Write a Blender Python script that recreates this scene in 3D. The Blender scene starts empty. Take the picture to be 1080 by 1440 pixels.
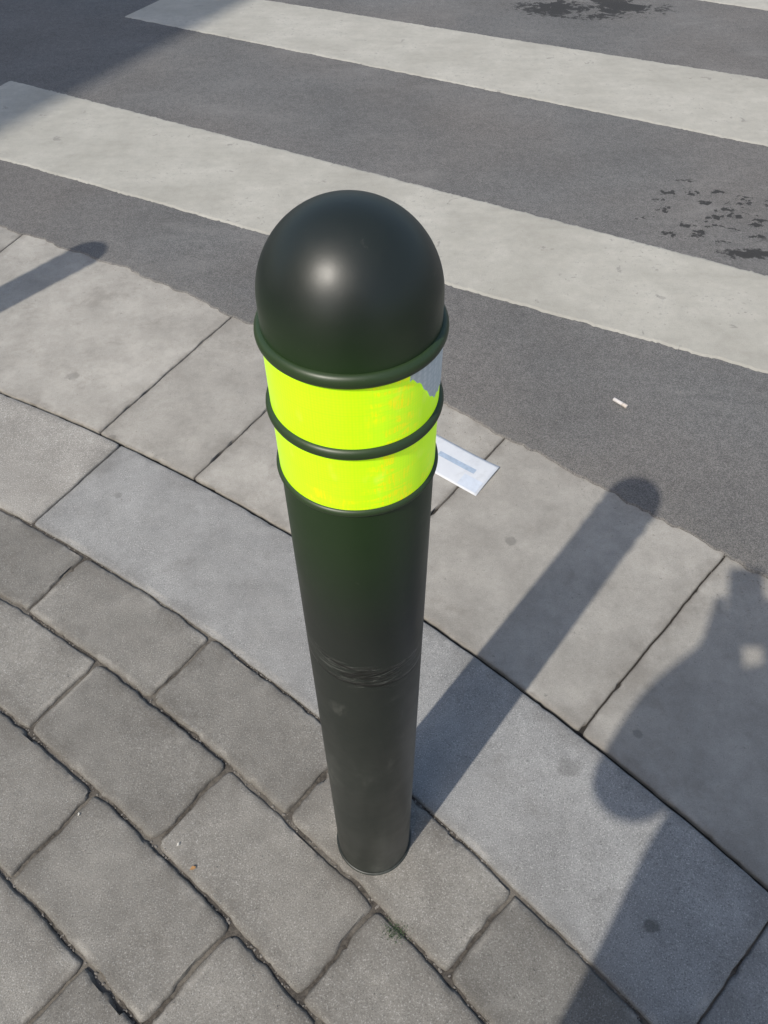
import bpy, bmesh, math, random
from mathutils import Vector, Matrix, noise
random.seed(7)
scene = bpy.context.scene
col = scene.collection
R2D = math.radians

# ------------------------------------------------------------------ camera
CAM_H = 1.346
cam_d = bpy.data.cameras.new("camera"); cam = bpy.data.objects.new("camera", cam_d); col.objects.link(cam)
cam.location = (0, 0, CAM_H); cam.rotation_euler = (R2D(40), 0, 0)
cam_d.sensor_fit = 'VERTICAL'; cam_d.sensor_height = 36; cam_d.lens = 27
cam_d.clip_start = 0.01; cam_d.clip_end = 1000
scene.camera = cam
scene.view_settings.view_transform = 'Standard'; scene.view_settings.look = 'None'; scene.view_settings.exposure = 0

# ------------------------------------------------------------------ light
SUN = Vector((-0.562, -0.706, 1.0)).normalized()
w = bpy.data.worlds.new("World"); scene.world = w; w.use_nodes = True
nt = w.node_tree; bg = nt.nodes["Background"]
sky = nt.nodes.new("ShaderNodeTexSky"); sky.sky_type = 'NISHITA'; sky.sun_disc = False
sky.sun_elevation = math.asin(SUN.z); sky.sun_rotation = math.atan2(SUN.x, SUN.y)
sky.air_density = 1.15; sky.dust_density = 2.5
nt.links.new(sky.outputs[0], bg.inputs[0]); bg.inputs[1].default_value = 0.145
sd = bpy.data.lights.new("sun", 'SUN'); sd.energy = 3.5; sd.angle = R2D(0.75); sd.color = (1.0, 0.945, 0.86)
so = bpy.data.objects.new("sun", sd); col.objects.link(so)
so.rotation_euler = SUN.to_track_quat('Z', 'Y').to_euler(); so.location = (-3, -4, 8)

# ------------------------------------------------------------------ shader helpers
class M:
    def __init__(s, name):
        s.m = bpy.data.materials.new(name); s.m.use_nodes = True
        s.n = s.m.node_tree.nodes; s.l = s.m.node_tree.links
        s.b = s.n["Principled BSDF"]
        s.pos = s.n.new("ShaderNodeTexCoord").outputs["Object"]
    def lk(s, a, b):
        if isinstance(a, (int, float)): b.default_value = a
        elif isinstance(a, tuple): b.default_value = a if len(a) == 4 or b.type == 'VECTOR' else (*a, 1)
        else: s.l.new(a, b)
    def math(s, op, a, b=0.0, clamp=False):
        x = s.n.new("ShaderNodeMath"); x.operation = op; x.use_clamp = clamp
        s.lk(a, x.inputs[0]); s.lk(b, x.inputs[1]); return x.outputs[0]
    def noise(s, scale, detail=3, rough=0.55, vec=None, dist=0.0):
        x = s.n.new("ShaderNodeTexNoise"); x.inputs["Scale"].default_value = scale
        x.inputs["Detail"].default_value = detail; x.inputs["Roughness"].default_value = rough
        x.inputs["Distortion"].default_value = dist
        s.l.new(vec or s.pos, x.inputs["Vector"]); return x.outputs["Fac"]
    def voro(s, scale, out="Distance", vec=None, feature='F1', metric='EUCLIDEAN', rnd=1.0):
        x = s.n.new("ShaderNodeTexVoronoi"); x.inputs["Scale"].default_value = scale; x.feature = feature
        x.distance = metric; x.inputs["Randomness"].default_value = rnd
        s.l.new(vec or s.pos, x.inputs["Vector"]); return x.outputs[out]
    def rng(s, v, a, b, c=0.0, d=1.0, smooth=True):
        x = s.n.new("ShaderNodeMapRange"); x.interpolation_type = 'SMOOTHSTEP' if smooth else 'LINEAR'
        s.lk(v, x.inputs[0])
        for i, k in enumerate((a, b, c, d)): s.lk(k, x.inputs[i+1])
        return x.outputs[0]
    def mix(s, f, a, b, mode='MIX'):
        x = s.n.new("ShaderNodeMix"); x.data_type = 'RGBA'; x.blend_type = mode
        s.lk(f, x.inputs["Factor"]); s.lk(a, x.inputs[6]); s.lk(b, x.inputs[7]); return x.outputs[2]
    def scale(s, vec, v):
        x = s.n.new("ShaderNodeVectorMath"); x.operation = 'MULTIPLY'
        s.l.new(vec, x.inputs[0]); s.lk(v, x.inputs[1]); return x.outputs[0]
    def comb(s, a, b, c):
        x = s.n.new("ShaderNodeCombineXYZ"); s.lk(a, x.inputs[0]); s.lk(b, x.inputs[1]); s.lk(c, x.inputs[2]); return x.outputs[0]
    def mul(s, c, f):
        x = s.n.new("ShaderNodeVectorMath"); x.operation = 'SCALE'
        s.l.new(c, x.inputs[0]); s.lk(f, x.inputs["Scale"]); return x.outputs[0]
    def sep(s, v):
        x = s.n.new("ShaderNodeSeparateXYZ"); s.l.new(v, x.inputs[0]); return x.outputs
    def attr(s, name):
        x = s.n.new("ShaderNodeAttribute"); x.attribute_name = name; return x.outputs["Vector"]
    def blob(s, x0, y0, rx, ry, soft=0.5, wob=None):
        p = s.sep(s.pos)
        a = s.math('DIVIDE', s.math('SUBTRACT', p[0], x0), rx); b = s.math('DIVIDE', s.math('SUBTRACT', p[1], y0), ry)
        d = s.math('SQRT', s.math('ADD', s.math('MULTIPLY', a, a), s.math('MULTIPLY', b, b)))
        if wob is not None: d = s.math('ADD', d, wob)
        return s.rng(d, 1.0-soft, 1.0, 1.0, 0.0)
    def bump(s, h, strength, dist):
        x = s.n.new("ShaderNodeBump"); x.inputs["Strength"].default_value = strength; x.inputs["Distance"].default_value = dist
        s.l.new(h, x.inputs["Height"]); s.l.new(x.outputs[0], s.b.inputs["Normal"])
    def out(s, colr, rough=0.8):
        s.lk(colr, s.b.inputs["Base Color"]); s.lk(rough, s.b.inputs["Roughness"]); return s.m

def flat(name, c, rough=0.6, metal=0.0, var=0.15, sc=30):
    m = M(name); n = m.noise(sc, 4)
    cc = m.mix(n, tuple(k*(1-var) for k in c), tuple(min(1, k*(1+var)) for k in c))
    m.b.inputs["Metallic"].default_value = metal
    return m.out(cc, rough)

CX, CY = -3.39, -3.38
# ---- asphalt
def asphalt_color(m):
    agg = m.voro(330, "Color"); ag = m.sep(agg)[0]
    fine = m.noise(600, 2, .7); mid = m.noise(38, 4, .6); big = m.noise(1.7, 4, .6)
    c = m.mix(m.rng(ag, 0.2, 1.0), (.100, .100, .098), (.168, .166, .160))
    c = m.mix(m.rng(fine, .5, .75), c, (.30, .292, .28))
    c = m.mix(m.rng(fine, .5, .28), c, (.052, .052, .051))
    c = m.mul(c, m.rng(mid, .25, .75, .86, 1.14, False))
    c = m.mul(c, m.rng(big, .3, .7, .84, 1.16, False))
    warm = m.rng(m.noise(.9, 3), .35, .65)
    c = m.mix(m.math('MULTIPLY', warm, .6), c, m.mix(1.0, c, (1.08, 1.0, .94), 'MULTIPLY'))
    stv = m.noise(2.2, 5, .65, vec=m.scale(m.pos, (1.0, 2.6, 1)), dist=.4)
    c = m.mix(m.math('MULTIPLY', m.rng(stv, .52, .72), .28), c, (.245, .238, .225))
    p = m.sep(m.pos)
    dx = m.math('SUBTRACT', p[0], CX); dy = m.math('SUBTRACT', p[1], CY)
    r = m.math('SQRT', m.math('ADD', m.math('MULTIPLY', dx, dx), m.math('MULTIPLY', dy, dy)))
    edge = m.math('MULTIPLY', m.rng(m.math('ADD', r, m.math('MULTIPLY', mid, .12)), 6.08, 6.22, 1.0, 0.0), m.rng(fine, .4, .6))
    c = m.mix(m.math('MULTIPLY', edge, .35), c, (.24, .22, .19))
    return c, ag, fine, mid
m = M("asphalt"); c, ag, fine, mid = asphalt_color(m)
wv = m.noise(48, 4, .65); wv = m.math('MULTIPLY', m.math('SUBTRACT', wv, .5), 2.4)
fv = m.scale(m.pos, (.70, 1.25, 0.0))
fd = m.math('ADD', m.voro(19, "Distance", vec=fv), wv); fc = m.sep(m.voro(19, "Color", vec=fv))[0]
fl = m.math('MULTIPLY', m.rng(fd, .29, .33, 1.0, 0.0), m.rng(fc, .38, .40))
t1 = m.math('MULTIPLY', fl, m.blob(1.09, 2.48, .29, .24, .15))
t2 = m.blob(1.17, 2.212, .105, .030, .35, wob=wv)
nz2 = m.noise(6.5, 6, .7, dist=.6)
t3 = m.math('MULTIPLY', m.rng(nz2, .47, .485), m.blob(1.06, 4.50, .40, .17, .15, wob=m.math('MULTIPLY', wv, .5)))
tar = m.math('MAXIMUM', m.math('MAXIMUM', t1, t2), t3)
c = m.mix(m.math('MULTIPLY', tar, .9), c, (.022, .021, .020))
m.bump(m.math('ADD', ag, fine), .55, .0016)
asphalt = m.out(c, .85)

# ---- road paint
m = M("worn_road_paint"); ac, ag, fine, mid = asphalt_color(m)
big = m.noise(3.2, 5, .6); med = m.noise(28, 4, .65)
str_ = m.noise(6, 4, .6, vec=m.scale(m.pos, (1.0, 3.0, 1.0)))
c = m.mix(m.rng(big, .3, .7), (.375, .36, .312), (.455, .438, .385))
c = m.mul(c, m.rng(str_, .3, .7, .93, 1.05, False))
c = m.mul(c, m.rng(med, .3, .7, .93, 1.06, False))
c = m.mix(m.math('MULTIPLY', m.rng(fine, .53, .72), .45), c, (.21, .20, .18))
wear = m.math('MULTIPLY', m.rng(m.noise(60, 4, .7), .58, .68), m.rng(big, .42, .62))
c = m.mix(m.math('MULTIPLY', wear, .55), c, ac)
crack = m.rng(m.noise(14, 5, .6, dist=.6), .655, .68)
c = m.mix(m.math('MULTIPLY', crack, .4), c, ac)
m.bump(m.math('ADD', ag, fine), .4, .0013)
paint = m.out(c, .75)

# ---- stones
SPOTS = ((.42,.277,.013,.010,.85),(.331,.533,.024,.017,.4),(.282,1.054,.014,.013,.5),(-.843,1.617,.018,.016,.45),
         (.47,.60,.008,.008,.5),(.05,1.20,.010,.010,.4),(-.62,1.18,.009,.009,.4),(-.06,.92,.008,.007,.4),(-.30,1.55,.010,.009,.4))
def stone(name, lo, hi, fs, speck, edge_w, edge_dark, stain=(.10, .09, .08), bumpd=.0008, speck_c=(.5, .49, .46), warmleft=False, coarse=0.0, spots=False, light=.25, cloud=1.0):
    m = M(name)
    loc = m.sep(m.attr("loc")); dim = m.sep(m.attr("dim"))
    e1 = m.math('MINIMUM', loc[0], m.math('SUBTRACT', dim[0], loc[0]))
    e2 = m.math('MINIMUM', loc[1], m.math('SUBTRACT', dim[1], loc[1]))
    e = m.math('MINIMUM', e1, e2)
    n1 = m.noise(9, 6, .65); n2 = m.noise(45, 5, .7); n3 = m.noise(fs, 2, .7); n4 = m.noise(2.2, 4, .55)
    c = m.mix(m.rng(n1, .25, .75), lo, hi)
    if warmleft:
        c = m.mix(m.rng(dim[2], 1.2, 1.3), c, m.mix(m.rng(n1, .3, .7), (.185, .174, .155), (.235, .222, .20)))
    c = m.mul(c, m.rng(n2, .3, .7, .90, 1.10, False))
    c = m.mix(m.math('MULTIPLY', m.rng(n3, .55, .70), speck), c, speck_c)
    c = m.mix(m.math('MULTIPLY', m.rng(n3, .45, .30), speck), c, tuple(k*.35 for k in lo))
    c = m.mul(c, m.rng(n4, .3, .7, 1-.12*cloud, 1+.10*cloud, False))
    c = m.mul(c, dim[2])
    h = m.math('ADD', m.math('MULTIPLY', n3, .7), n2)
    if coarse:
        pit = m.rng(m.voro(210), .0, .22, 1.0, 0.0)
        pit = m.math('MULTIPLY', pit, m.rng(n2, .4, .6))
        c = m.mix(m.math('MULTIPLY', pit, coarse), c, (.05, .046, .04))
        h = m.math('SUBTRACT', h, m.math('MULTIPLY', pit, .8))
    ed = m.rng(m.math('ADD', e, m.math('MULTIPLY', m.math('SUBTRACT', n2, .5), edge_w*2.2)), 0.0, edge_w, 1.0, 0.0)
    wide = m.rng(m.math('ADD', e, m.math('MULTIPLY', m.math('SUBTRACT', n1, .5), .14)), 0.0, .035, 1.0, 0.0)
    c = m.mix(m.math('MULTIPLY', wide, .26), c, stain)
    pale = m.math('MULTIPLY', m.rng(e, .004, .009), m.rng(e, .010, .018, 1.0, 0.0))
    c = m.mix(m.math('MULTIPLY', m.math('MULTIPLY', pale, m.rng(n1, .5, .62)), .35), c, (.40, .375, .33))
    c = m.mix(m.math('MULTIPLY', ed, edge_dark), c, stain)
    st = m.rng(m.noise(6.5, 8, .78, dist=.4), .54, .66)
    c = m.mix(m.math('MULTIPLY', st, .30*cloud), c, stain)
    li = m.rng(m.noise(5.1, 8, .78, vec=m.scale(m.pos, (1.3, .8, 1)), dist=.5), .53, .70)
    c = m.mix(m.math('MULTIPLY', li, light), c, (.42, .40, .36))
    # small dark dirt flecks
    dfl = m.rng(m.noise(95, 3, .6), .66, .72)
    c = m.mix(m.math('MULTIPLY', m.math('MULTIPLY', dfl, m.rng(n1, .4, .6)), .4), c, (.07, .065, .055))
    vd = m.voro(7.5); vc = m.sep(m.voro(7.5, "Color"))[0]
    sp = m.math('MULTIPLY', m.rng(m.math('ADD', vd, m.math('MULTIPLY', n2, .04)), .08, .12, 1.0, 0.0), m.rng(vc, .84, .85))
    c = m.mix(m.math('MULTIPLY', sp, .42), c, (.08, .075, .07))
    if spots:
        wob = m.math('MULTIPLY', m.math('SUBTRACT', n2, .5), 1.2)
        for x, y, a, b_, k in SPOTS:
            c = m.mix(m.math('MULTIPLY', m.blob(x, y, a*1.25, b_*1.25, .45, wob), k*.75), c, (.07, .066, .06))
    m.bump(h, .65, bumpd)
    return m.out(c, .85)
slab_m = stone("gutter_concrete", (.290, .272, .240), (.375, .354, .314), 420, .32, .010, .40, stain=(.17, .152, .128), coarse=.2, spots=True)
granite_m = stone("kerb_granite", (.222, .220, .212), (.285, .283, .273), 460, .75, .006, .45, stain=(.13, .122, .11), warmleft=True, spots=True, light=.12, cloud=.8)
paver_m = stone("paver_concrete", (.172, .162, .144), (.240, .228, .203), 430, .55, .010, .5, stain=(.095, .084, .069), bumpd=.0018, coarse=.45, light=.15, cloud=.8)

m = M("joint_dirt"); n = m.noise(140, 4, .7); n2 = m.noise(7, 4)
c = m.mix(m.rng(n, .3, .7), (.035, .031, .026), (.105, .092, .077))
c = m.mix(m.math('MULTIPLY', m.rng(n2, .44, .58), .8), c, m.mix(n, (.115, .103, .085), (.215, .197, .17)))
m.bump(n, .8, .003); joint_m = m.out(c, .95)
m = M("gutter_joint_dirt"); n = m.noise(140, 4, .7)
gutter_joint_m = m.out(m.mix(n, (.012, .011, .010), (.045, .04, .035)), .95)

# ------------------------------------------------------------------ mesh helpers
def mkobj(name, verts, faces, mat=None, smooth=False, parent=None):
    me = bpy.data.meshes.new(name); me.from_pydata(verts, [], faces); me.update()
    if smooth:
        for p in me.polygons: p.use_smooth = True
    if mat: me.materials.append(mat)
    o = bpy.data.objects.new(name, me); col.objects.link(o)
    if parent: o.parent = parent
    return o

# kerb corner: centre of the kerb arcs; straight runs continue past 0 and 90 degrees
def P(r, a, z=0.0):
    if a > 90: return Vector((CX - math.radians(a-90)*5.4, CY + r, z))
    if a < 0: return Vector((CX + r, CY + math.radians(a)*5.4, z))
    t = math.radians(a); return Vector((CX + r*math.cos(t), CY + r*math.sin(t), z))

class Blocks:
    def __init__(s): s.v=[]; s.f=[]; s.loc=[]; s.dim=[]
    def add(s, r0, r1, a0, a1, ztop, g, bev, tint, zbot=-.03, rag=.0012):
        rm = .5*(r0+r1)
        rr = 5.4 if (a0 >= 90 or a1 <= 0) else rm
        L = math.radians(a1-a0)*rr; W = r1-r0
        mid = P(rm, .5*(a0+a1)); near = (mid.xy - Vector((0, .8))).length < 2.0
        nu = max(3, int(L/(.010 if near else .12))); nv = max(3, int(W/(.010 if near else .12)))
        us = [g, g+bev*.45, g+bev] + [g+bev+(L-2*g-2*bev)*i/nu for i in range(1, nu)] + [L-g-bev, L-g-bev*.45, L-g]
        vs = [g, g+bev*.45, g+bev] + [g+bev+(W-2*g-2*bev)*i/nv for i in range(1, nv)] + [W-g-bev, W-g-bev*.45, W-g]
        nU, nV = len(us), len(vs); base = len(s.v)
        tx, ty = random.uniform(-1, 1)*.0016, random.uniform(-1, 1)*.0016; dz = random.uniform(-.0008, .0008)
        cr = [random.uniform(.4, 1.5)*(2.6 if random.random() < .15 else 1) for _ in range(4)]
        def put(u, v, z, iu, iv):
            eu = min(iu, nU-1-iu); ev_ = min(iv, nV-1-iv)
            if eu <= 2 and ev_ <= 2:
                k = bev*.6*(3-max(eu, ev_))/3*cr[(iu > nU/2)+2*(iv > nV/2)]
                u += k if iu < nU/2 else -k; v += k if iv < nV/2 else -k
            p = P(r0+v, a0+(a1-a0)*u/L, z)
            if min(eu, ev_) <= 1:
                q = noise.noise_vector(p*70)*rag + noise.noise_vector(p*17)*rag*1.5
                chip = max(0, noise.noise(p*38+Vector((0,0,7)))-.36)*rag*10
                mid_ = P(rm, .5*(a0+a1), z); d = (mid_-p).normalized()
                p.x += q.x + d.x*chip; p.y += q.y + d.y*chip
                p.z -= chip*.4
            else:
                p.z += noise.noise(p*25)*.0006
            s.v.append(p); s.loc.append((u, v, 0)); s.dim.append((L, W, tint))
        for iv, v in enumerate(vs):
            for iu, u in enumerate(us):
                e = min(iu, nU-1-iu, iv, nV-1-iv)
                z = ztop + dz + tx*(u/L-.5) + ty*(v/W-.5) - (bev*.75 if e == 0 else bev*.22 if e == 1 else 0)
                put(u, v, z, iu, iv)
        for iv in range(nV-1):
            for iu in range(nU-1):
                k = base+iv*nU+iu; s.f.append((k, k+nU, k+nU+1, k+1))
        ring = [base+i for i in range(nU)] + [base+j*nU+nU-1 for j in range(1, nV)] + \
               [base+(nV-1)*nU+i for i in range(nU-2, -1, -1)] + [base+j*nU for j in range(nV-2, 0, -1)]
        lo = len(s.v)
        for k in ring:
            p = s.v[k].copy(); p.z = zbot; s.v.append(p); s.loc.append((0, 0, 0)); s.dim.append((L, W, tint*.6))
        n = len(ring)
        for i in range(n):
            j = (i+1) % n; s.f.append((ring[i], ring[j], lo+j, lo+i))
    def build(s, name, mat):
        o = mkobj(name, s.v, s.f, mat, True); me = o.data
        for nm, data in (("loc", s.loc), ("dim", s.dim)):
            a = me.attributes.new(nm, 'FLOAT_VECTOR', 'POINT')
            a.data.foreach_set("vector", [x for t in data for x in t])
        bm = bmesh.new(); bm.from_mesh(me); bmesh.ops.recalc_face_normals(bm, faces=bm.faces)
        for e in bm.edges:
            if len(e.link_faces) == 2 and e.calc_face_angle(0) > 1.0: e.smooth = False
        bm.to_mesh(me); bm.free()
        o["kind"] = "structure"; return o

RG, RK, RA = 6.035, 5.465, 5.172          # asphalt edge, kerb face, kerb back
def edge_r(a): return RG + (max(0, min(a, 75)-60.5)*.0115)
# gutter slabs
b = Blocks()
js = [46.7-5.42*i for i in range(16, 0, -1)] + [46.7, 52.2, 57.6, 60.8] + [69.0+5.45*i for i in range(0, 13)]
for a0, a1 in zip(js[:-1], js[1:]):
    b.add(RK+.0080, max(edge_r(a1), edge_r(a0))+.03, a0, a1, -.010, .0018, .003, random.uniform(.93, 1.06), rag=.0014)
b.build("gutter", slab_m)
# kerb stones
b = Blocks(); js = [42.5-17.4*i for i in range(5, 0, -1)] + [42.5, 59.9, 68.5, 77.3, 94.7, 112.1, 129.5]
for a0, a1 in zip(js[:-1], js[1:]):
    b.add(RA, RK, a0, a1, 0, .0016, .004, random.uniform(.97, 1.03) if a0 < 59 else 1.38, rag=.0010)
b.build("kerb", granite_m)
# pavers
b = Blocks()
rows = [RA, 5.002, 4.828, 4.648]
while rows[-1] > 1.3: rows.append(rows[-1]-.178)
starts = [45.85, 47.5, 49.25, 50.9]
for i in range(len(rows)-1):
    r1, r0 = rows[i], rows[i+1]; rm = .5*(r0+r1)
    st = math.degrees(.352/rm) if i > 3 else 4.05
    s0 = starts[i] if i < 4 else 50.9 + (st*.5 if i % 2 == 0 else 0)
    n0 = int((s0+50)/st)
    a = s0 - n0*st
    while a < 125:
        tint = random.uniform(.86, 1.13)
        if i == 0 and abs(a-(45.85-st)) < .6: tint = .84
        if i == 0 and abs(a-45.85) < .6: tint = 1.12
        b.add(r0, r1, a, a+st, random.uniform(-.0015, .0005), random.uniform(.0024,.0034), .0055, tint, rag=.0030)
        a += st
b.build("pavement", paver_m)

# joint bed under all stones
def sheet(name, r0, r1, z, mat, a_from=-45, a_to=125, st=1.0, nr=1):
    v=[]; f=[]; n=int((a_to-a_from)/st)+1
    for i in range(n):
        for j in range(nr+1): v.append(P(r0+(r1-r0)*j/nr, a_from+i*st, z))
    for i in range(n-1):
        for j in range(nr):
            k=i*(nr+1)+j; f.append((k, k+1, k+nr+2, k+nr+1))
    o = mkobj(name, v, f, mat); o["kind"]="structure"; return o
sheet("pavement_bed", .3, RK-.02, -.0068, joint_m)
sheet("gutter_bed", RK-.0195, 6.06, -.019, gutter_joint_m)

# road with an irregular edge lapping onto the gutter slabs
v=[]; f=[]; angs=[]; a=-45
while a < 125:
    angs.append(a); a += .12 if 38 < a < 72 else 1.0
radii=[0, .004, .03, .3, 1.0, 3, 8, 25, 70]
for a in angs:
    q = P(RG, a); rg = edge_r(a)
    j = noise.noise(q*9)*.014 + noise.noise(q*45)*.010 + noise.noise(q*2.3)*.014
    v.append(P(rg-.006+j, a, -.013))
    for k, d in enumerate(radii):
        v.append(P(rg-.006+j*(1 if k < 2 else .5 if k == 2 else 0)+d, a, (-.0085 if k == 0 else -.0055)))
m_ = len(radii)+1
for i in range(len(angs)-1):
    for j in range(m_-1):
        k=i*m_+j; f.append((k, k+1, k+m_+1, k+m_))
o = mkobj("road", v, f, asphalt); o["kind"]="structure"
g = mkobj("ground", [(-400,-400,-.04),(400,-400,-.04),(400,400,-.04),(-400,400,-.04)], [(0,1,2,3)],
          flat("packed_earth", (.16,.14,.12), .95, sc=3)); g["kind"]="structure"

# zebra stripes: polylines of lower and upper edges in metres
def stripe(lo, up):
    def resample(pl, n):
        d=[0]
        for p, q in zip(pl[:-1], pl[1:]): d.append(d[-1]+math.dist(p, q))
        out=[]
        for i in range(n+1):
            t=d[-1]*i/n; k=0
            while k < len(d)-2 and d[k+1] < t: k+=1
            s=(t-d[k])/(d[k+1]-d[k]); out.append(Vector((pl[k][0]+(pl[k+1][0]-pl[k][0])*s, pl[k][1]+(pl[k+1][1]-pl[k][1])*s)))
        return out
    n=600; A=resample(lo,n); B=resample(up,n); v=[]; f=[]
    for i in range(n+1):
        def jg(p,s): return noise.noise(Vector((p.x*20,p.y*20,s)))*.007+noise.noise(Vector((p.x*100,0,s+4)))*.007
        pa=A[i]+Vector((0,jg(A[i],1))); pb=B[i]+Vector((0,jg(B[i],9)))
        for s in (0,.02,.5,.98,1):
            p=pa.lerp(pb,s); v.append((p.x,p.y,-.0025 if s not in (0,1) else -.005))
    for i in range(n):
        for j in range(4):
            k=i*5+j; f.append((k,k+5,k+6,k+1))
    o=mkobj("crosswalk_stripe", v, f, paint); o["kind"]="structure"; return o
stripe([(-1.85,3.06),(-1.432,2.853),(.185,2.04),(1.037,1.622),(3.0,.62)], [(-1.619,3.579),(0,2.725),(1.187,2.089),(3.25,1.04)])
stripe([(-1.296,4.364),(.1,3.655),(1.466,2.956),(3.6,1.87)], [(-1.05,4.83),(-.627,4.62),(.5,4.11),(1.67,3.594),(3.9,2.45)])
stripe([(-.72,5.80),(1.645,4.61),(1.948,4.457),(4.5,3.16)], [(-.45,6.33),(2.0,5.1),(4.8,3.7)])
stripe([(-.2,7.2),(5.0,4.55)], [(.05,7.75),(5.25,5.1)])

# ------------------------------------------------------------------ bollard
# enamel: green glow of the bands painted into it near them, grey and dusty lower down
def enamel_mat(name, grey, green, always=False):
    m = M(name)
    p = m.sep(m.pos)
    n1=m.noise(9,5,.6); n2=m.noise(140,4,.7)
    c = m.mul(m.mix(0.0, grey, grey), m.rng(n1,.3,.7,.85,1.15,False))
    if always: c = m.mix(1.0, c, green)
    else:
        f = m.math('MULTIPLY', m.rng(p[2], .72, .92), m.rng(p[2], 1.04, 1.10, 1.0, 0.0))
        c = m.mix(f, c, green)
    dust = m.math('MULTIPLY', m.rng(p[2], .0, .80, .9, .03), m.rng(m.noise(14,5,.65,vec=m.scale(m.pos,(1,1,.35))), .35,.75))
    c = m.mix(m.math('MULTIPLY',dust,.30), c, (.14,.145,.13))
    zw = m.math('ADD', p[2], m.math('MULTIPLY', m.math('SUBTRACT', m.noise(12,3), .5), .016))
    zz = m.math('ADD', zw, m.math('MULTIPLY', p[0], .22))
    band = m.math('MULTIPLY', m.rng(zz,.642,.654), m.rng(zz,.682,.696,1.0,0.0))
    seam = m.rng(m.math('ABSOLUTE', m.math('SUBTRACT', zz, .655)), .0012, .0030, 1.0, 0.0)
    seam = m.math('MULTIPLY', seam, m.rng(m.noise(22,3), .34, .46))
    rn = m.noise(9,3,.6,vec=m.scale(m.pos,(1,1,5)),dist=1.2)
    rid = m.rng(m.math('ABSOLUTE', m.math('SUBTRACT', rn, .5)), .006, .030, 1.0, 0.0)
    rn2 = m.noise(15,3,.6,vec=m.scale(m.pos,(1,1,6)),dist=.8)
    rid2 = m.rng(m.math('ABSOLUTE', m.math('SUBTRACT', rn2, .52)), .006, .026, 1.0, 0.0)
    crease = m.math('MAXIMUM', m.math('MULTIPLY', band, rid), seam)
    c = m.mix(m.math('MULTIPLY',m.math('MULTIPLY', band, rid2),.42), c, (.15,.158,.145))
    c = m.mix(m.math('MULTIPLY',crease,.9), c, (.003,.0035,.003))
    sc2 = m.math('MULTIPLY', m.rng(m.noise(60,3,.7,vec=m.scale(m.pos,(1,1,.12)),dist=.3),.70,.73), m.rng(p[2],.95,.7,0.0,.35))
    c = m.mix(m.math('MULTIPLY',sc2,.3), c, (.15,.15,.14))
    sm = m.math('MULTIPLY', m.rng(m.noise(11,5,.7,vec=m.scale(m.pos,(1,1,.5)),dist=.5),.54,.66), m.rng(p[2],.70,.58))
    c = m.mix(m.math('MULTIPLY',sm,.26), c, (.14,.145,.13))
    c = m.mix(m.math('MULTIPLY', m.rng(n2,.64,.74),.07), c, (.25,.24,.21))
    h = m.math('ADD', m.math('MULTIPLY',n2,.12), m.noise(12,3))
    h = m.math('SUBTRACT', h, m.math('MULTIPLY', crease, 2.0))
    m.bump(h, .16, .003)
    return m.out(c, m.math('ADD', m.rng(n1,.3,.7,.38,.48), m.math('MULTIPLY', crease, -.12)))
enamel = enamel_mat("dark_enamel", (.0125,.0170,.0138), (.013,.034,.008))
ring_m = enamel_mat("green_ring_enamel", (.022,.036,.018), (.024,.046,.016), True)

m = M("fluorescent_reflective_film")
p = m.sep(m.pos)
u = m.math('MULTIPLY', m.math('ARCTAN2', p[1], p[0]), .06)
uv = m.comb(u, p[2], 0.0)
hexv = m.voro(420,"Distance",vec=uv,rnd=.15); n=m.noise(25,3)
# prismatic cells: thin vertical bars of uneven brightness
bars = m.noise(1.0, 2, .6, vec=m.comb(m.math('MULTIPLY', u, 520), m.math('MULTIPLY', p[2], 70), 0.0))
bar = m.rng(bars, .42, .60)
rows_ = m.rng(m.noise(1.0, 1, .5, vec=m.comb(m.math('MULTIPLY', u, 40), m.math('MULTIPLY', p[2], 170), 3.0)), .42, .58)
reg = m.noise(1.0, 2, .5, vec=m.comb(m.math('MULTIPLY', u, 60), m.math('MULTIPLY', p[2], 30), 0.0))
c = m.mix(n, (.50,.86,.004), (.58,.96,.01))
c = m.mul(c, m.rng(hexv,.2,.7,1.03,.93,False))
gu = m.math('ABSOLUTE', m.math('SUBTRACT', m.math('FRACT', m.math('MULTIPLY', u, 75)), .5))
gz = m.math('ABSOLUTE', m.math('SUBTRACT', m.math('FRACT', m.math('MULTIPLY', p[2], 65)), .5))
grid = m.math('MAXIMUM', m.rng(gu,.46,.49), m.rng(gz,.46,.49))
c = m.mix(m.math('MULTIPLY', grid, .16), c, (.38,.60,.01))
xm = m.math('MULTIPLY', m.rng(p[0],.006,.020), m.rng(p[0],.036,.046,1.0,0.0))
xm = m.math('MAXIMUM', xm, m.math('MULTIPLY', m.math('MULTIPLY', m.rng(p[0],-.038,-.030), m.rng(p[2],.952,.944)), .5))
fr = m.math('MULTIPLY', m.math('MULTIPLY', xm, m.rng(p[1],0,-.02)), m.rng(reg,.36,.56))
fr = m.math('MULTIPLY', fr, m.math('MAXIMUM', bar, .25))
c = m.mix(m.math('MULTIPLY', m.math('MULTIPLY', fr, rows_), .95), c, (.88,.76,.0))  # yellow-orange glints painted into the film colour
c = m.mix(m.math('MULTIPLY',m.rng(reg,.60,.75),.3), c, (.72,1.0,.12))
m.bump(hexv,.12,.0005)
m.lk(c, m.b.inputs["Emission Color"]); m.b.inputs["Emission Strength"].default_value=.38  # added emission stands in for retroreflected sun and bounce onto the rings
film = m.out(c,.32)
m = M("silver_reflective_film"); hexv=m.voro(260,"Distance",rnd=.3)
c=m.mix(m.rng(hexv,.2,.6),(.86,.90,.90),(.72,.78,.78)); silver=m.out(c,.4)

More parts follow.
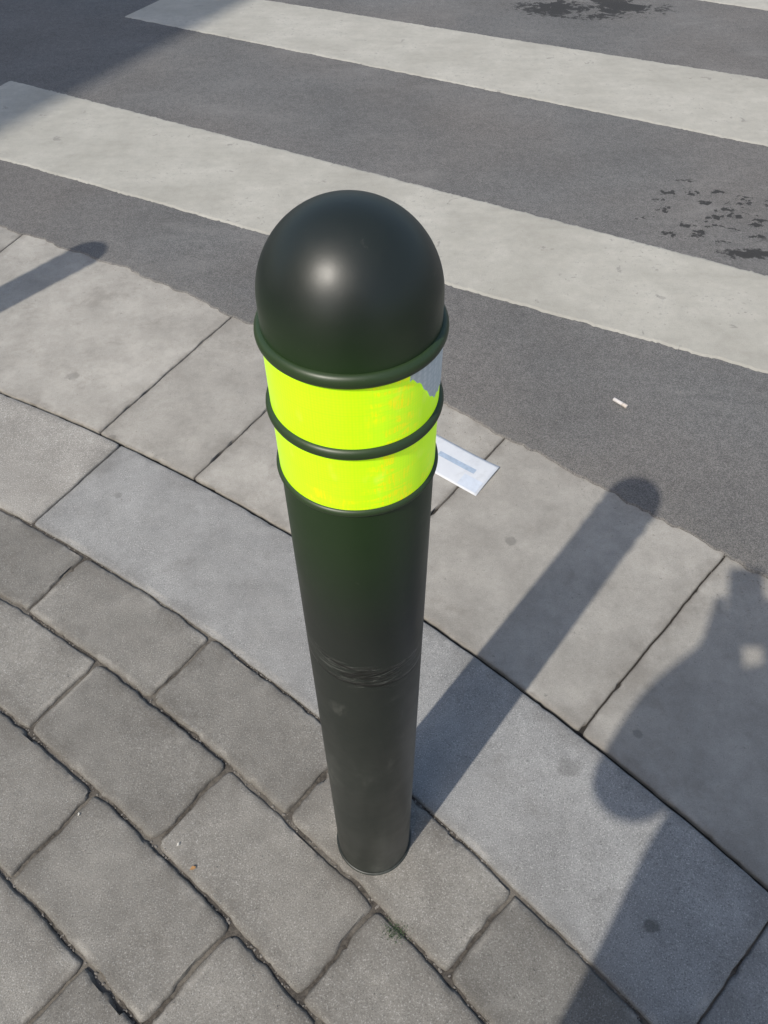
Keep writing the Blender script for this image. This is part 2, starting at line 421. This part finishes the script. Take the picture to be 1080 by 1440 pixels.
def lathe(name, prof, mat, parent, seg=128, close=False):
    v=[]; f=[]
    n=len(prof)
    for i in range(seg):
        t=2*math.pi*i/seg
        for r,z in prof: v.append((r*math.cos(t), r*math.sin(t), z))
    for i in range(seg):
        j=(i+1)%seg
        for k in range(n if close else n-1):
            k2=(k+1)%n; f.append((i*n+k, j*n+k, j*n+k2, i*n+k2))
    o=mkobj(name,v,f,mat,True,parent)
    bm=bmesh.new(); bm.from_mesh(o.data); bmesh.ops.remove_doubles(bm,verts=bm.verts,dist=1e-6)
    bmesh.ops.recalc_face_normals(bm,faces=bm.faces); bm.to_mesh(o.data); bm.free()
    return o
def ringp(rc, z, a, bz):
    return [(rc+a*math.cos(t), z+bz*math.sin(t)) for t in [2*math.pi*i/20 for i in range(20)]]
R=.0600
def bollard(x,y):
    e=bpy.data.objects.new("bollard",None); col.objects.link(e); e.location=(x,y,0); e.empty_display_size=.1
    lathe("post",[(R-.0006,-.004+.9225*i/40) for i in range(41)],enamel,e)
    lathe("base_collar",[(R+.001,-.003),(R+.0026,-.003),(R+.0026,.001),(R+.0018,.0028),(R-.0002,.0032)],enamel,e)
    hs=1.066; rd=.0590
    prof=[(R-.0005,1.040),(rd,1.048)]+[(rd,hs)]+[(rd*math.cos(t),hs+rd*1.0*math.sin(t)) for t in [math.pi/2*i/28 for i in range(1,28)]]+[(.0001,hs+rd)]
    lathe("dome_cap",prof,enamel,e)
    lathe("collar_ring",ringp(R-.001,1.0435,.0044,.0054),ring_m,e,close=True)
    lathe("collar_ring",ringp(R-.001,.9815,.0042,.0048),ring_m,e,close=True)
    lathe("collar_ring",ringp(R-.001,.9210,.0032,.0034),ring_m,e,close=True)
    lathe("reflective_band",[(R-.0004,.9860),(R-.0004,1.0390)],film,e)
    lathe("reflective_band",[(R-.0004,.9240),(R-.0004,.9770)],film,e)
    v=[];f=[];n=36;k=8
    for i in range(n+1):
        d=(38+72*i/n); t=math.radians(d)
        q=min(1,max(0,(d-38)/28.0)); bot=1.0385-.0505*(.10+.62*(q*q*(3-2*q)))-.0012*math.sin(d*.9)
        for j in range(k+1):
            z=1.039+(bot-1.039)*j/k
            v.append(((R+.0003)*math.sin(t),-(R+.0003)*math.cos(t),z))
    for i in range(n):
        for j in range(k):
            q=i*(k+1)+j; f.append((q,q+k+1,q+k+2,q+1))
    mkobj("film_end_patch",v,f,silver,True,e)["label"]="silver grey end patch of reflective film"
    e["category"]="bollard"; e["group"]="bollards along the kerb"
    return e
b1=bollard(-.017,.415); b1.rotation_euler=(0,R2D(-.22),0)
b1["label"]="dark green domed bollard with fluorescent yellow bands on grey pavers"
b2=b1.copy(); col.objects.link(b2); b2.location=(-1.56,1.458,0); b2.rotation_euler=(0,0,R2D(15))
for chd in list(b1.children):
    k=chd.copy(); col.objects.link(k); k.parent=b2
b2["label"]="dark green domed bollard with yellow bands, further along the kerb"

# ------------------------------------------------------------------ litter
ZS=-.010
m=M("printed_card"); n=m.noise(60,3); n2=m.noise(12,5,.7); c=m.mix(n,(.58,.60,.63),(.66,.68,.70))
c=m.mix(m.math('MULTIPLY',m.rng(n2,.5,.68),.45),c,(.44,.45,.46)); card_m=m.out(c,.6)
A=Vector((.105,1.413));B=Vector((.279,1.275));D=Vector((.041,1.323))
def cardpt(u,v,h=0):
    q=A+(B-A)*u+(D-A)*v
    return (q.x,q.y,ZS+.0018+h+.010*(max(0,u-.6)**2)*max(0,1-v)*3+.0025*math.sin(v*3.1)*u)
def cardpatch(name,u0,u1,v0,v1,h,mat,parent=None,n=14):
    v=[];f=[]
    for i in range(n+1):
        for j in range(n+1): v.append(cardpt(u0+(u1-u0)*i/n, v0+(v1-v0)*j/n,h))
    for i in range(n):
        for j in range(n):
            k=i*(n+1)+j; f.append((k,k+1,k+n+2,k+n+1))
    return mkobj(name,v,f,mat,True,parent)
cd=cardpatch("leaflet",0,1,0,1,0,card_m); cd["label"]="pale printed leaflet lying on the gutter slab"; cd["category"]="leaflet"
md=cd.modifiers.new("s",'SOLIDIFY'); md.thickness=.0008; md.offset=-1
cardpatch("printed_stripe",.34,.82,.38,.52,.0006,flat("blue_grey_print",(.36,.44,.54),.5,var=.3,sc=120),cd)
cardpatch("printed_corner",.74,.975,.62,.95,.0006,flat("pale_blue_print",(.55,.60,.67),.5,var=.15,sc=90),cd)

def butt(x,y,ang,L=.042,r=.0038):
    e=bpy.data.objects.new("cigarette_butt",None); col.objects.link(e); e.location=(x,y,-.0055+r); e.rotation_euler=(0,0,ang)
    def cyl(name,x0,x1,rr,mat):
        v=[];f=[];s=20
        for t,q in ((x0,rr*.8),(x0+.0006,rr),((x0+x1)/2,rr*.96),(x1-.0006,rr),(x1,rr*.8)):
            for i in range(s):
                a=2*math.pi*i/s; v.append((t,q*math.cos(a),q*math.sin(a)))
        for k in range(4):
            for i in range(s):
                j=(i+1)%s; f.append((k*s+i,k*s+j,(k+1)*s+j,(k+1)*s+i))
        f.append(tuple(range(s))); f.append(tuple(range(4*s,5*s)))
        return mkobj(name,v,f,mat,True,e)
    cyl("paper_tube",-L/2,L*.15,r,flat("cigarette_paper",(.60,.57,.55),.7))
    cyl("filter",L*.15+.0003,L/2,r*1.02,flat("filter_paper",(.55,.49,.44),.7))
    e["category"]="cigarette butt"; e["label"]="white cigarette butt lying on the asphalt"; return e
butt(.614,1.50,math.atan2(-.032,.031),r=.005)

# grit and crumbs caught in joints and on the road
gv=[];gf=[];base=bmesh.new(); bmesh.ops.create_icosphere(base,subdivisions=1,radius=1); bv=[x.co.copy() for x in base.verts]; bf=[tuple(q.index for q in x.verts) for x in base.faces]; base.free()
def crumb(x,y,z,s):
    o=len(gv); rot=Matrix.Rotation(random.random()*6,3,'Z')
    sc=Vector((s*random.uniform(.6,1.5),s*random.uniform(.6,1.2),s*random.uniform(.4,.8)))
    for q in bv:
        q=rot@Vector((q.x*sc.x,q.y*sc.y,q.z*sc.z))*(1+.3*random.uniform(-1,1)); gv.append((x+q.x,y+q.y,z+q.z))
    gf.extend(tuple(o+i for i in t) for t in bf)
for _ in range(2800):
    row=random.choice(rows[0:7]); a=random.uniform(38,66); q=P(row+random.gauss(0,.003),a)
    crumb(q.x,q.y,-.006,random.uniform(.0008,.0024))
for _ in range(1500):
    q=P(random.uniform(4.4,6.0),random.uniform(38,66)); r_=(q.xy-Vector((CX,CY))).length
    crumb(q.x,q.y,.0003 if r_<RK else -.0095,random.uniform(.0004,.0012))
for _ in range(2200):
    a=random.uniform(38,68); q=P(edge_r(a)+random.gauss(.01,.06),a); crumb(q.x,q.y,-.0055 if (q.xy-Vector((CX,CY))).length>edge_r(a) else -.0095,random.uniform(.0006,.0016))
for _ in range(900):
    q=P(random.uniform(6.05,8.5),random.uniform(36,72)); crumb(q.x,q.y,-.0045,random.uniform(.0008,.0018))
o=mkobj("grit",gv,gf,flat("grit_stone",(.20,.185,.165),.9,var=.5,sc=90)); o["kind"]="stuff"; o["label"]="fine grit and sand in the paving joints"; o["category"]="grit"

# moss in a joint and dry leaf scraps
mv=[];mf=[]
for _ in range(420):
    x=.017+random.gauss(0,.011); y=.271+random.gauss(0,.008); z=-.004+random.random()*.006; s=random.uniform(.0008,.0018)
    o_=len(mv); d=Vector((random.uniform(-1,1),random.uniform(-1,1),random.uniform(.2,1))).normalized(); t=d.cross(Vector((0,0,1))).normalized()
    p0=Vector((x,y,z)); mv+= [p0-t*s*.4,p0+t*s*.4,p0+d*s*2]; mf.append((o_,o_+1,o_+2))
o=mkobj("moss",mv,mf,flat("moss_green",(.055,.085,.04),.9)); o["kind"]="stuff"; o["label"]="small tuft of moss growing in a paving joint"; o["category"]="moss"
def scrap(x,y,s,colr,ang,label):
    v=[];n=9
    for i in range(n):
        a=2*math.pi*i/n; rr=s*random.uniform(.6,1); v.append((rr*math.cos(a)*1.7,rr*math.sin(a),.0015*math.sin(a*2)))
    v.append((0,0,.001)); f=[(i,(i+1)%n,n) for i in range(n)]
    o=mkobj("leaf_scrap",v,f,flat("dry_leaf",colr,.8),True); o.location=(x,y,.0025); o.rotation_euler=(0,0,ang)
    o["label"]=label; o["category"]="leaf"; o["group"]="dry leaf scraps"
scrap(-.315,.363,.0035,(.36,.20,.08),.5,"tiny orange dry leaf scrap in a paving joint")
scrap(-.524,.45,.0022,(.6,.58,.52),1.5,"tiny pale scrap lying on a paver")
scrap(-.345,.40,.0022,(.6,.58,.52),1.0,"tiny pale scrap lying on a paver")

# ------------------------------------------------------------------ photographer (standing behind the camera, casts the shadow)
Fv=Vector((0,math.cos(R2D(50)),-math.sin(R2D(50)))); Uv=Vector((0,math.sin(R2D(50)),math.cos(R2D(50)))); C0=Vector((0,0,CAM_H))
skin_m=flat("skin",(.50,.33,.25),.55,var=.05); shirt_m=flat("jacket_cloth",(.10,.12,.16),.9); trouser_m=flat("trouser_cloth",(.05,.05,.06),.9)
hair_m=flat("black_hair",(.015,.012,.01),.6); shoe_m=flat("shoe_leather",(.04,.035,.03),.5)
V=[];E=[];RAD=[]
def vt(p,r,par=None):
    V.append(Vector(p)); RAD.append(r if isinstance(r,tuple) else (r,r))
    if par is not None: E.append((par,len(V)-1))
    return len(V)-1
pel=vt((.03,-.40,.93),(.165,.125)); sp=vt((.04,-.37,1.08),(.17,.135),pel); ch=vt((.05,-.33,1.25),(.19,.145),sp)
nb=vt((.05,-.31,1.40),(.080,.07),ch); nk=vt((.05,-.29,1.47),.052,nb); h1=vt((.05,-.255,1.54),(.068,.075),nk)
h2=vt((.05,-.25,1.61),(.078,.092),h1); h3=vt((.05,-.265,1.68),(.062,.075),h2)
ch_=vt((.05,-.165,1.565),.012,h1)
for s in (-1,1):
    sh=vt((.05+s*.185,-.325,1.36),.082,ch)
    el=vt((.03+s*.225,-.275,1.065),.062,sh)
    fa=vt((.02+s*.140,-.19,1.16),.072,el)
    cu=vt(C0-Uv*.155-Fv*.065+Vector((s*.064+.004,0,0)),.054,fa)
    wr=vt(C0-Uv*.115-Fv*.055+Vector((s*.060,0,0)),.034,cu)
    pm=vt(C0-Uv*.085-Fv*.034+Vector((s*.055,0,0)),(.022,.028),wr)
    for k,(off,L) in enumerate(((.035,.026),(.015,.03),(-.006,.028),(-.026,.022))):
        f1=vt(C0-Uv*(.085-off)-Fv*.022+Vector((s*.050,0,0)),.0085,pm)
        f2=vt(C0-Uv*(.085-off)-Fv*.006+Vector((s*.044,0,0)),.008,f1)
        vt(C0-Uv*(.085-off)-Fv*.004+Vector((s*(.044-L),0,0)),.0065,f2)
    t1_=vt(C0-Uv*.07-Fv*.042+Vector((s*.032,0,0)),.010,pm); vt(C0-Uv*.05-Fv*.036+Vector((s*.016,0,0)),.008,t1_)
    hp=vt((.03+s*.095,-.40,.86),.105,pel); kn=vt((.03+s*.105,-.385,.50),.072,hp); an=vt((.03+s*.11,-.42,.09),.045,kn)
    vt((.03+s*.125,-.30,.045),(.04,.028),an)
me=bpy.data.meshes.new("person"); me.from_pydata(V,E,[]); me.update()
tmp=bpy.data.objects.new("tmp_person",me); col.objects.link(tmp)
tmp.modifiers.new("skin",'SKIN')
for i,sv in enumerate(me.skin_vertices[0].data): sv.radius=RAD[i]; sv.use_root=(i==0)
ss=tmp.modifiers.new("sub",'SUBSURF'); ss.levels=2; ss.render_levels=2
dg=bpy.context.evaluated_depsgraph_get(); me2=bpy.data.meshes.new_from_object(tmp.evaluated_get(dg))
bpy.data.objects.remove(tmp)
me2.materials.clear()
for mm in (skin_m,shirt_m,trouser_m): me2.materials.append(mm)
for pl in me2.polygons:
    c_=pl.center; pl.use_smooth=True
    if c_.z<.93: pl.material_index=2
    elif c_.z<1.44 and c_.y<-.11: pl.material_index=1
    else: pl.material_index=0
person=bpy.data.objects.new("person",me2); col.objects.link(person)
person["label"]="person in dark jacket and trousers holding up a phone"; person["category"]="person"
def ell(name,c0,r,mat,parent,zmin=-9,n=24,k=16):
    v=[];f=[]
    for i in range(k+1):
        t=math.pi*i/k
        for j in range(n):
            a=2*math.pi*j/n; q=Vector((r[0]*math.sin(t)*math.cos(a),r[1]*math.sin(t)*math.sin(a),r[2]*math.cos(t)))
            q*=1+.04*noise.noise(q*30); v.append((c0[0]+q.x,c0[1]+q.y,max(zmin,c0[2]+q.z)))
    for i in range(k):
        for j in range(n): f.append((i*n+j,i*n+(j+1)%n,(i+1)*n+(j+1)%n,(i+1)*n+j))
    return mkobj(name,v,f,mat,True,parent)
ell("hair",(.05,-.285,1.635),(.083,.095,.085),hair_m,person)
for s in (-1,1):
    ell("shoe",(.03+s*.12,-.345,.045),(.048,.135,.05),shoe_m,person,zmin=0.001)
    ell("eye",(.05+s*.03,-.172,1.61),(.012,.008,.008),flat("eye_white",(.5,.5,.5),.3),person,n=10,k=6)
# phone
bm=bmesh.new(); bmesh.ops.create_cube(bm,size=1)
for q in bm.verts: q.co=Vector((q.co.x*.076,q.co.y*.160,q.co.z*.008))
bmesh.ops.bevel(bm,geom=[e for e in bm.edges],offset=.003,segments=3,affect='EDGES')
me=bpy.data.meshes.new("phone"); bm.to_mesh(me); bm.free(); me.materials.append(flat("phone_glass",(.02,.02,.025),.2))
ph=bpy.data.objects.new("phone",me); col.objects.link(ph); ph.rotation_euler=(R2D(40),0,0); ph.location=C0-Uv*.062-Fv*.012+Vector((.012,0,0))
ph["label"]="black phone held up in both hands"; ph["category"]="phone"

# ------------------------------------------------------------------ building beside the pavement (its roof edge shades the road)
ev=Vector((.46,.888,0)).normalized(); nvv=Vector((.888,-.46,0)).normalized(); H=9.0
P0=Vector((-1.5,3.07,0))-Vector((.562,.706,0))*H
bl=bpy.data.objects.new("building",None); col.objects.link(bl); bl.location=P0
def bx(s,d,z): return ev*s+nvv*d+Vector((0,0,z))
def boxb(name,s0,s1,d0,d1,z0,z1,mat,parent=bl):
    v=[bx(s,d,z) for z in (z0,z1) for s,d in ((s0,d0),(s1,d0),(s1,d1),(s0,d1))]
    bm=bmesh.new(); vv=[bm.verts.new(q) for q in v]
    for t in ((0,1,2,3),(4,5,6,7),(0,1,5,4),(1,2,6,5),(2,3,7,6),(3,0,4,7)): bm.faces.new([vv[i] for i in t])
    bmesh.ops.recalc_face_normals(bm,faces=bm.faces); bmesh.ops.bevel(bm,geom=bm.edges[:],offset=.01,segments=1,affect='EDGES')
    me=bpy.data.meshes.new(name); bm.to_mesh(me); bm.free(); me.materials.append(mat)
    o=bpy.data.objects.new(name,me); col.objects.link(o); o.parent=parent; return o
wall_m=flat("rendered_wall",(.36,.34,.30),.9,sc=2); glass_m=flat("window_glass",(.05,.07,.08),.1); frame_m=flat("window_frame_paint",(.5,.5,.48),.5)
boxb("wall",-8,2.8,-4,-.12,-.03,8.7,wall_m); boxb("roof",-8.1,2.9,-4.1,0,8.7,9.0,flat("roof_concrete",(.3,.29,.27),.9,sc=2))
for fl_ in range(3):
    for i in range(4):
        s=-7+i*2.5; z=.9+fl_*2.9
        if fl_==0 and i==2:
            boxb("door",s,s+1.1,-.118,-.07,0,2.2,flat("door_paint",(.12,.08,.05),.5)); continue
        fr_=boxb("window",s,s+1.3,-.118,-.07,z,z+1.4,frame_m)
        for h in (0,1):
            g_=boxb("pane",s+.07+h*.6,s+.63+h*.6,-.069,-.055,z+.07,z+1.33,glass_m,fr_)
bl["label"]="three storey rendered building with a flat roof beside the pavement"; bl["category"]="building"
print("done")
